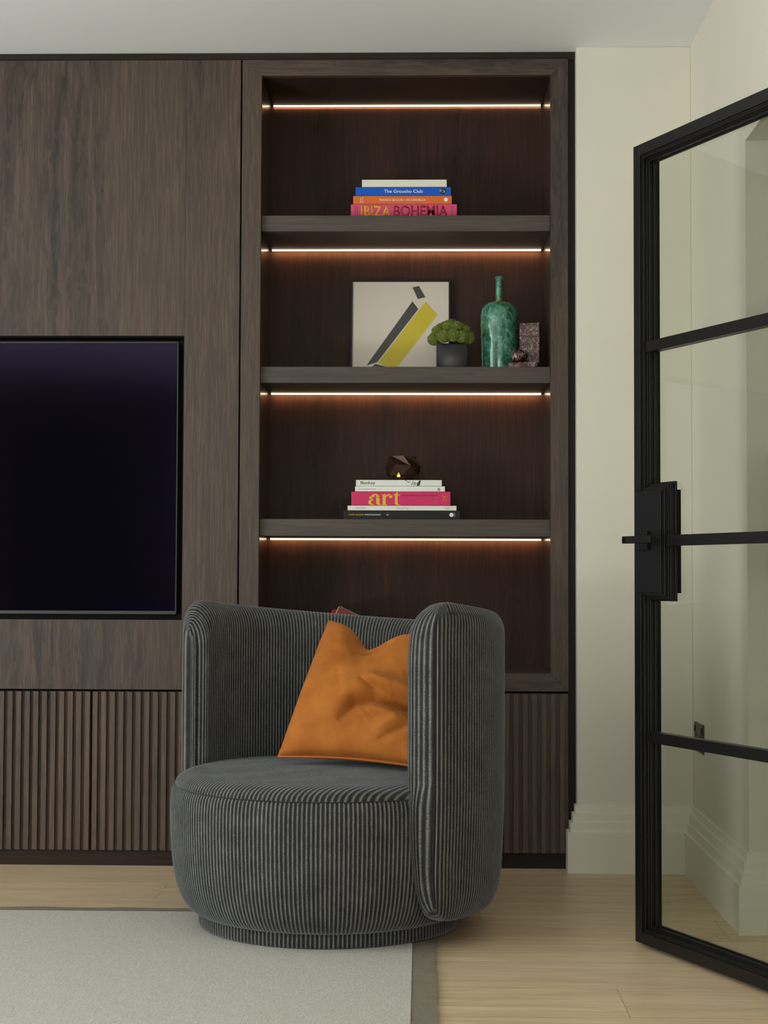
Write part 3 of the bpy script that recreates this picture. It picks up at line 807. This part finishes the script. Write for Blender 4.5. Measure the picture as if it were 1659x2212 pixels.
g2 = 'books stacked on the third shelf down'
zS = 1.0996
b = book('wide black book at the base of the third shelf stack', -.2510, .1243, zS+.0004, 1.1287, Y1, .27, lin(17, 17, 17), g2)
lettering('author_lettering', 'MARK SELIGER', -.2345, -.1845, 1.1130, 1.1178, Y1-.0001, INK['gold'], b, bold=.010)
lettering('title_lettering', 'PHOTOGRAPHS', -.1820, -.1315, 1.1130, 1.1178, Y1-.0001, INK['white'], b, bold=.010)
lettering('publisher_mark', '\u25C0' if False else 'A', -.1130, -.1050, 1.1125, 1.1180, Y1-.0001, INK['white'], b, rot=pi/2, bold=.02)
bm = bmesh.new(); disc(bm, .0965, 1.1155, .0068, Y1-.0001); obj('publisher_mark', bm, INK['white'], b)
lettering('publisher_lettering', 'RIZZOLI', .1052, .1072, 1.1085, 1.1225, Y1-.0001, INK['white'], b, rot=pi/2)
b = book('thin white book between the pink art book and the black book', -.2377, .1124, 1.1291, 1.1448, Y1, .26, lin(222, 220, 208), g2)
lettering('author_lettering', 'David Bailey', -.2115, -.1800, 1.1345, 1.1395, Y1-.0001, INK['tan'], b)
lettering('title_lettering', 'Tears and Tears', -.0815, -.0415, 1.1345, 1.1395, Y1-.0001, INK['tan'], b)
lettering('publisher_lettering', 'Steidl', .0760, .0890, 1.1345, 1.1395, Y1-.0001, INK['tan'], b)
b = book('thick bright pink book with a huge yellow title word', -.2259, .0930, 1.1452, 1.1899, Y1, .25, lin(200, 44, 96), g2)
def art_word(b):
    """high-contrast serif 'art' drawn from solid pieces (units: tenths of a millimetre-ish, mapped below)"""
    bm = bmesh.new(); W, H = 400., 172.
    def pt(x, z): return (-.1715+.1025*(x-430)/W, 1.1462+.0431*(702-z)/H)
    def pp(*q): poly(bm, [pt(x, z) for x, z in q], Y1-.0001)
    def el(cx, cz, rx, rz, n=20):
        pp(*[(cx+rx*cos(2*pi*i/n), cz+rz*sin(2*pi*i/n)) for i in range(n)])
    def arc(cx, cz, rx0, rz0, rx1, rz1, a0, a1, n=16):
        for i in range(n):
            t0, t1 = a0+(a1-a0)*i/n, a0+(a1-a0)*(i+1)/n
            pp((cx+rx0*cos(t0), cz-rz0*sin(t0)), (cx+rx1*cos(t0), cz-rz1*sin(t0)), (cx+rx1*cos(t1), cz-rz1*sin(t1)), (cx+rx0*cos(t1), cz-rz0*sin(t1)))
    # a
    pp((530, 600), (572, 600), (572, 676), (590, 692), (584, 700), (556, 702), (536, 690), (530, 670))
    arc(518, 604, 54, 46, 14, 36, 0, pi*.95); el(462, 606, 19, 17)
    arc(486, 664, 56, 38, 20, 24, pi*.42, pi*1.62)
    # r
    pp((597, 566), (650, 560), (650, 690), (672, 695), (672, 702), (597, 702), (597, 695), (612, 690), (612, 575), (597, 572))
    arc(694, 606, 46, 46, 38, 28, pi*.35, pi*.95); el(712, 590, 23, 21)
    # t
    pp((746, 568), (765, 560), (790, 532), (800, 530), (800, 564), (832, 564), (832, 574), (800, 574), (800, 676), (812, 692), (832, 690), (828, 698), (802, 703), (776, 698), (765, 680), (765, 574), (746, 574))
    return obj('title_lettering', bm, INK['gold'], b)
art_word(b)
lettering('subtitle_lettering', 'THE DEFINITIVE VISUAL GUIDE', -.0655, .0485, 1.1755, 1.1795, Y1-.0001, INK['maroon'], b, bold=.01)
lettering('imprint_lettering', 'ANDREW', .0380, .0410, 1.1510, 1.1620, Y1-.0001, INK['orange'], b, rot=pi/2)
lettering('imprint_lettering', 'GRAHAM-DIXON', .0445, .0475, 1.1510, 1.1740, Y1-.0001, INK['orange'], b, rot=pi/2)
lettering('publisher_lettering', 'DK', .0690, .0815, 1.1590, 1.1800, Y1-.0001, INK['orange'], b, rot=pi/2, bold=.010)
b = book('thin white book with one tiny black mark, under the white book with the stencilled spine', -.2141, .0751, 1.1903, 1.2074, Y1, .23, lin(224, 224, 216), g2)
lettering('title_lettering', 'THE MODERN IMAGE', -.2030, -.1475, 1.1965, 1.2000, Y1-.0001, INK['grey'], b)
bm = bmesh.new()
for a_, c_ in (((.0500, 1.1945), (.0590, 1.2010)), ((.0530, 1.2015), (.0560, 1.1960)), ((.0555, 1.1935), (.0600, 1.1950))):
    tube(bm, [(a_[0], Y1-.0002, a_[1]), (c_[0], Y1-.0002, c_[1])], .0009, 6)
obj('publisher_mark', bm, INK['black'], b)
b = book('white book with black stencil shapes on its spine, topping the third shelf stack', -.2112, .0650, 1.2078, 1.2277, Y1, .22, lin(220, 221, 212), g2)
lettering('title_lettering', 'Banksy', -.1960, -.1490, 1.2105, 1.2235, Y1-.0001, INK['black'], b, bold=.006)
bm = bmesh.new()
X0, Z0 = -.2112, 1.2078
poly(bm, [(-.0155, 1.2090), (-.0065, 1.2088), (-.0020, 1.2265), (-.0060, 1.2268), (-.0140, 1.2180)], Y1-.0001)
for pts, r in (([(-.053, 1.2272), (-.050, 1.2250), (-.048, 1.2262)], .0011), ([(-.046, 1.2240), (-.043, 1.2200), (-.038, 1.2205), (-.0375, 1.2235)], .0010),
               ([(-.0325, 1.2130), (-.0300, 1.2170), (-.0270, 1.2240)], .0012), ([(-.0260, 1.2110), (-.0240, 1.2150), (-.0215, 1.2210)], .0012), ([(-.0200, 1.2120), (-.0180, 1.2180)], .0009)):
    tube(bm, [(x, Y1-.0002, z) for x, z in pts], r, 6)
obj('spine_print', bm, INK['green'], b)

# ------------------------------------------------------------------ votive and its warm glow on the stack
vx, vy, vz = -.0605, .135, 1.2277
vo = thing('votive_holder', 'smoky bronze faceted glass votive standing on the third shelf books', 'candle holder', (vx, vy, vz))
t = NT('smoked_glass')
tr = t.n('ShaderNodeBsdfTransparent'); tr.inputs[0].default_value = (.40, .28, .20, 1)
gl = t.n('ShaderNodeBsdfGlossy'); gl.inputs['Roughness'].default_value = .06; gl.inputs[0].default_value = (.34, .22, .15, 1)
df = t.n('ShaderNodeBsdfDiffuse'); df.inputs[0].default_value = lin(52, 40, 32)
m1 = t.n('ShaderNodeMixShader'); m1.inputs[0].default_value = .6; t.l(tr.outputs[0], m1.inputs[1]); t.l(df.outputs[0], m1.inputs[2])
lw = t.n('ShaderNodeLayerWeight'); fc = t.math('MULTIPLY_ADD', t.math('POWER', lw.outputs['Facing'], 4.0), .8, .07)
mx = t.n('ShaderNodeMixShader'); t.l(fc, mx.inputs[0]); t.l(m1.outputs[0], mx.inputs[1]); t.l(gl.outputs[0], mx.inputs[2])
t.l(mx.outputs[0], t.out.inputs[0])
bm = bmesh.new()
rings = [(.034, .0004, 7, .25), (.0545, .020, 7, .25), (.0575, .048, 7, .75), (.044, .0800, 7, .30)]
rr = []
rnd = random.Random(5)
for r, z, k, ph in rings:
    rr.append([bm.verts.new((vx+(r+rnd.uniform(-.002, .002)*(z > .005))*cos(2*pi*(i+ph)/k), vy+(r)*sin(2*pi*(i+ph)/k), vz+z+(rnd.uniform(-.004, .004) if .005 < z < .07 else 0))) for i in range(k)])
bm.faces.new(rr[0])
for a, c in zip(rr, rr[1:]):
    for i in range(7):
        bm.faces.new((a[i], a[(i+1) % 7], c[i])); bm.faces.new((a[(i+1) % 7], c[(i+1) % 7], c[i]))
obj('glass_body', bm, t.m, vo)
tl = thing('votive_glow', 'small cup with a warm glow inside the smoky glass votive', 'candle', (vx-.008, vy-.012, vz+.002))
bm = bmesh.new(); lathe(bm, [(0, vz+.0025), (.017, vz+.0025), (.018, vz+.012), (.016, vz+.012), (.0, vz+.011)], vx-.008, vy-.012, 24)
obj('cup', bm, plain('pale_wax', lin(210, 190, 160), .5), tl)
bm = bmesh.new(); lathe(bm, [(0, vz+.0095), (.0055, vz+.0125), (.0045, vz+.018), (0, vz+.027)], vx-.014, vy-.022, 16)
t = NT('glow_core'); t.b.inputs['Emission Color'].default_value = (1, .42, .10, 1); t.b.inputs['Emission Strength'].default_value = 22  # emissive cone makes the warm spot inside the glass
obj('glow_core', bm, t.m, tl, smooth=True)

# ------------------------------------------------------------------ second shelf: framed print, moss pot, vase, bookend
z2 = 1.5876
pf = thing('framed_print', 'square abstract print in thin black frame leaning on the second shelf', 'picture', (-.072, .29, z2))
PM = Matrix.Translation((-.0725, .292, z2+.0006)) @ Matrix.Rotation(radians(-4.5), 4, 'X')
PW_, PH_ = .338, .3355
bm = bmesh.new()
fw = .0065
for a in ((-PW_/2, -PW_/2+fw, 0, PH_), (PW_/2-fw, PW_/2, 0, PH_)): box(bm, a[0], a[1], 0, .022, a[2], a[3], bev=.0006, seg=1, M=PM)
for a in ((0, fw), (PH_-fw, PH_)): box(bm, -PW_/2+fw, PW_/2-fw, 0, .022, a[0], a[1], bev=.0006, seg=1, M=PM)
obj('frame', bm, M_black, pf)
t = NT('print_sheet'); v = t.coord(); n = t.noise(v, 4, 2)
t.l(t.mix(n, lin(214, 202, 186), lin(222, 212, 196)), t.b.inputs['Base Color']); t.set(Roughness=.35)
bm = bmesh.new(); box(bm, -PW_/2+fw, PW_/2-fw, .006, .018, fw, PH_-fw, M=PM)
sh = obj('print_sheet', bm, t.m, pf)
def flat(name, pts, mat, dy):
    bm = bmesh.new(); a = [bm.verts.new(PM @ Vector((x, .0060-dy, z))) for x, z in pts]; c = [bm.verts.new(PM @ Vector((x, .0059, z))) for x, z in pts]
    bm.faces.new(a); bm.faces.new(c[::-1])
    for i in range(len(a)): bm.faces.new((a[i], a[(i+1) % len(a)], c[(i+1) % len(a)], c[i]))
    return obj(name, bm, mat, sh)
# plain generic abstract: tilted yellow lozenge bars with charcoal blocks
flat('printed_shape', [(-.075, .050), (-.020, .022), (.125, .215), (.085, .262)], plain('ink_yellow', lin(206, 186, 40), .45), .0003)
flat('printed_shape', [(-.115, .040), (-.078, .052), (.060, .235), (.040, .262)], plain('ink_charcoal', lin(66, 64, 60), .45), .0004)
flat('printed_shape', [(.058, .270), (.084, .276), (.062, .315), (.040, .310)], plain('ink_charcoal_block', lin(66, 64, 60), .45), .0005)
flat('printed_shape', [(-.110, .022), (-.030, .014), (-.024, .030), (-.085, .046)], plain('ink_charcoal_block', lin(66, 64, 60), .45), .0005)

pt = thing('potted_moss', 'ball moss plant in a black cube pot on the second shelf', 'plant', (.10, .135, z2))
px0, px1, py0, py1 = .047, .147, .085, .185
bm = bmesh.new()
zt_ = 1.672
box(bm, px0, px1, py0, py1, z2+.0004, zt_, bev=.002)
obj('pot', bm, plain('glazed_black_pot', lin(24, 23, 24), .28, Specular_IOR_Level=.4), pt, angle=35)
t = NT('moss'); v = t.coord(); n = t.noise(v, 160, 3, .7); n2 = t.noise(v, 25, 2)
c = t.mix(t.ramp(n, [(.3, (0, 0, 0, 1)), (.7, (1, 1, 1, 1))]), lin(26, 38, 6), lin(128, 144, 32)); c = t.mix(t.math('MULTIPLY', n2, .4), c, lin(78, 98, 16))
t.l(c, t.b.inputs['Base Color']); t.set(Roughness=.9, Sheen_Weight=.2)
M_moss = t.m
def moss_ball(cx, cy, cz, r, seed):
    bm = bmesh.new(); bmesh.ops.create_icosphere(bm, subdivisions=5, radius=1)
    rn = random.Random(seed)
    for vv in bm.verts:
        d = vv.co.normalized()
        k = 1+.10*noise.noise(d*2.2+Vector((seed, 0, 0)))+.13*noise.noise(d*13+Vector((seed, 1, 0)))+rn.uniform(-.035, .06)
        vv.co = Vector((cx, cy, cz))+Vector((d.x, d.y, d.z*.92))*r*k
    obj('moss_ball', bm, M_moss, pt, smooth=False)
for k, (x, y, z, r) in enumerate([(.040, .105, 1.688, .0215), (.050, .095, 1.712, .019), (.072, .078, 1.694, .0225), (.101, .075, 1.697, .022), (.128, .082, 1.694, .021), (.150, .105, 1.692, .021),
        (.062, .105, 1.722, .0195), (.086, .095, 1.729, .0205), (.112, .095, 1.727, .020), (.136, .108, 1.719, .019), (.098, .125, 1.739, .019), (.075, .135, 1.734, .018), (.121, .135, 1.733, .018),
        (.045, .145, 1.700, .020), (.152, .145, 1.702, .020), (.100, .165, 1.715, .024), (.060, .170, 1.705, .022), (.140, .172, 1.705, .022)]):
    moss_ball(x, y, z, r, k*1.7)

va = thing('bottle_vase', 'tall mottled green glazed bottle vase on the second shelf', 'vase', (.253, .185, z2))
vxc, vyc = .2545, .185
t = NT('green_reactive_glaze'); v = t.coord((1, 1, .8)); n = t.noise(v, 48, 5, .72, 1.2); n2 = t.noise(v, 9, 2)
c = t.ramp(n, [(.36, lin(28, 66, 60)), (.47, lin(52, 112, 92)), (.56, lin(84, 148, 118)), (.70, lin(132, 186, 152))])
c = t.mix(t.math('MULTIPLY', n2, .35), c, lin(44, 104, 78))
t.l(c, t.b.inputs['Base Color']); t.set(Roughness=.12, Specular_IOR_Level=.6, Coat_Weight=.6, Coat_Roughness=.06)
prof = smooth_prof([(.0, z2+.0006), (.054, z2+.001), (.0600, z2+.010), (.0618, z2+.07), (.0628, z2+.15), (.0622, z2+.188), (.0575, z2+.212), (.046, z2+.2275), (.030, z2+.2345), (.0165, z2+.2375)], 5)
bm = bmesh.new(); lathe(bm, prof, vxc, vyc, 96); obj('body', bm, t.m, va, smooth=True)
bm = bmesh.new(); lathe(bm, [(.0120, z2+.236), (.0118, z2+.250), (.0120, z2+.295), (.0132, z2+.3190), (.0125, z2+.3205), (.0100, z2+.3200), (.0095, z2+.255)], vxc, vyc, 48); obj('neck', bm, t.m, va, smooth=True)
bm = bmesh.new()
tube(bm, [(vxc+.0150*cos(2*pi*i/48), vyc+.0150*sin(2*pi*i/48), z2+.2385) for i in range(48)], .0017, 8, True)
obj('gilt_ring', bm, plain('gilt', lin(190, 120, 60), .25, Metallic=1.0), va, smooth=True, label='thin gold ring round the base of the neck')

be = thing('bookend', 'dark red veined marble bookend with a ball, right of the green vase', 'bookend', (.345, .12, z2))
t = NT('red_marble'); v = t.coord()
def vein(sc, wd, seed):
    mp = t.n('ShaderNodeMapping'); mp.inputs['Location'].default_value = (seed, seed*2, 0); t.l(v, mp.inputs[0])
    n = t.noise(mp.outputs[0], sc, 4, .6, .8); d = t.math('ABSOLUTE', t.math('SUBTRACT', n, .5))
    return t.ramp(d, [(0, (1, 1, 1, 1)), (wd, (0, 0, 0, 1))])
base = t.mix(t.noise(v, 40, 4, .6), lin(38, 15, 14), lin(72, 31, 29))
base = t.mix(t.math('MULTIPLY', vein(34, .022, 1), .75), base, lin(176, 150, 140))
base = t.mix(t.math('MULTIPLY', vein(16, .010, 4), .9), base, lin(196, 174, 164))
t.l(base, t.b.inputs['Base Color']); t.set(Roughness=.16, Specular_IOR_Level=.5)
M_mar = t.m
EM = Matrix.Translation((.340, .105, z2+.0006)) @ Matrix.Rotation(radians(-16), 4, 'Z')
bm = bmesh.new(); box(bm, -.022, .044, -.010, .024, .0, .152, bev=.0008, seg=1, M=EM @ Matrix.Rotation(0, 4, 'Z'))
obj('slab', bm, M_mar, be)
EMB = Matrix.Translation((.340, .105, z2+.0006)) @ Matrix.Rotation(radians(-16), 4, 'Z')
bm = bmesh.new(); box(bm, -.045, .050, -.075, -.0102, 0, .016, bev=.0008, seg=1, M=EMB); obj('base', bm, M_mar, be)
bm = bmesh.new(); bmesh.ops.create_uvsphere(bm, u_segments=40, v_segments=24, radius=.024)
bmesh.ops.bisect_plane(bm, geom=list(bm.verts)+list(bm.edges)+list(bm.faces), plane_co=(0, .018, 0), plane_no=(0, 1, 0), clear_outer=True)
bmesh.ops.holes_fill(bm, edges=list(bm.edges))
bmesh.ops.transform(bm, matrix=EMB @ Matrix.Translation((-.018, -.040, .0398)), verts=bm.verts)
obj('ball', bm, M_mar, be, angle=40)

# two books leaning in the lowest bay, peeping over the armchair
def leaning(label, x, y, H, TT, deg, col, left_col, D=.15):
    bk = thing('book', label, 'book', (x, y+D/2, .6135), 'books leaning in the lowest bay')
    LM = Matrix.Translation((x, y, .6137)) @ Matrix.Rotation(radians(deg), 4, 'Y')
    m = paper('book_cloth', col, .5)
    bm = bmesh.new()
    box(bm, .0031, TT, 0, .003, 0, H, bev=.0004, seg=1, M=LM); box(bm, TT-.003, TT, .0031, D, 0, H, bev=.0004, seg=1, M=LM)
    obj('cover', bm, m, bk)
    bm = bmesh.new(); box(bm, 0, .003, 0, D, 0, H, bev=.0004, seg=1, M=LM)
    obj('front_board', bm, paper('book_board', left_col, .5), bk)
    bm = bmesh.new(); box(bm, .0032, TT-.0032, .0035, D-.003, .002, H-.002, M=LM); obj('pages', bm, M_page, bk)
leaning('dark red book leaning in the lowest bay, its corner showing above the chair back', -.3660, .12, .2280, .078, 25.5, lin(112, 52, 43), lin(190, 146, 136))
leaning('crimson book in the lowest bay, just left of the leaning dark red one', -.3830, .16, .2170, .012, 25.5, lin(150, 22, 42), lin(150, 22, 42))
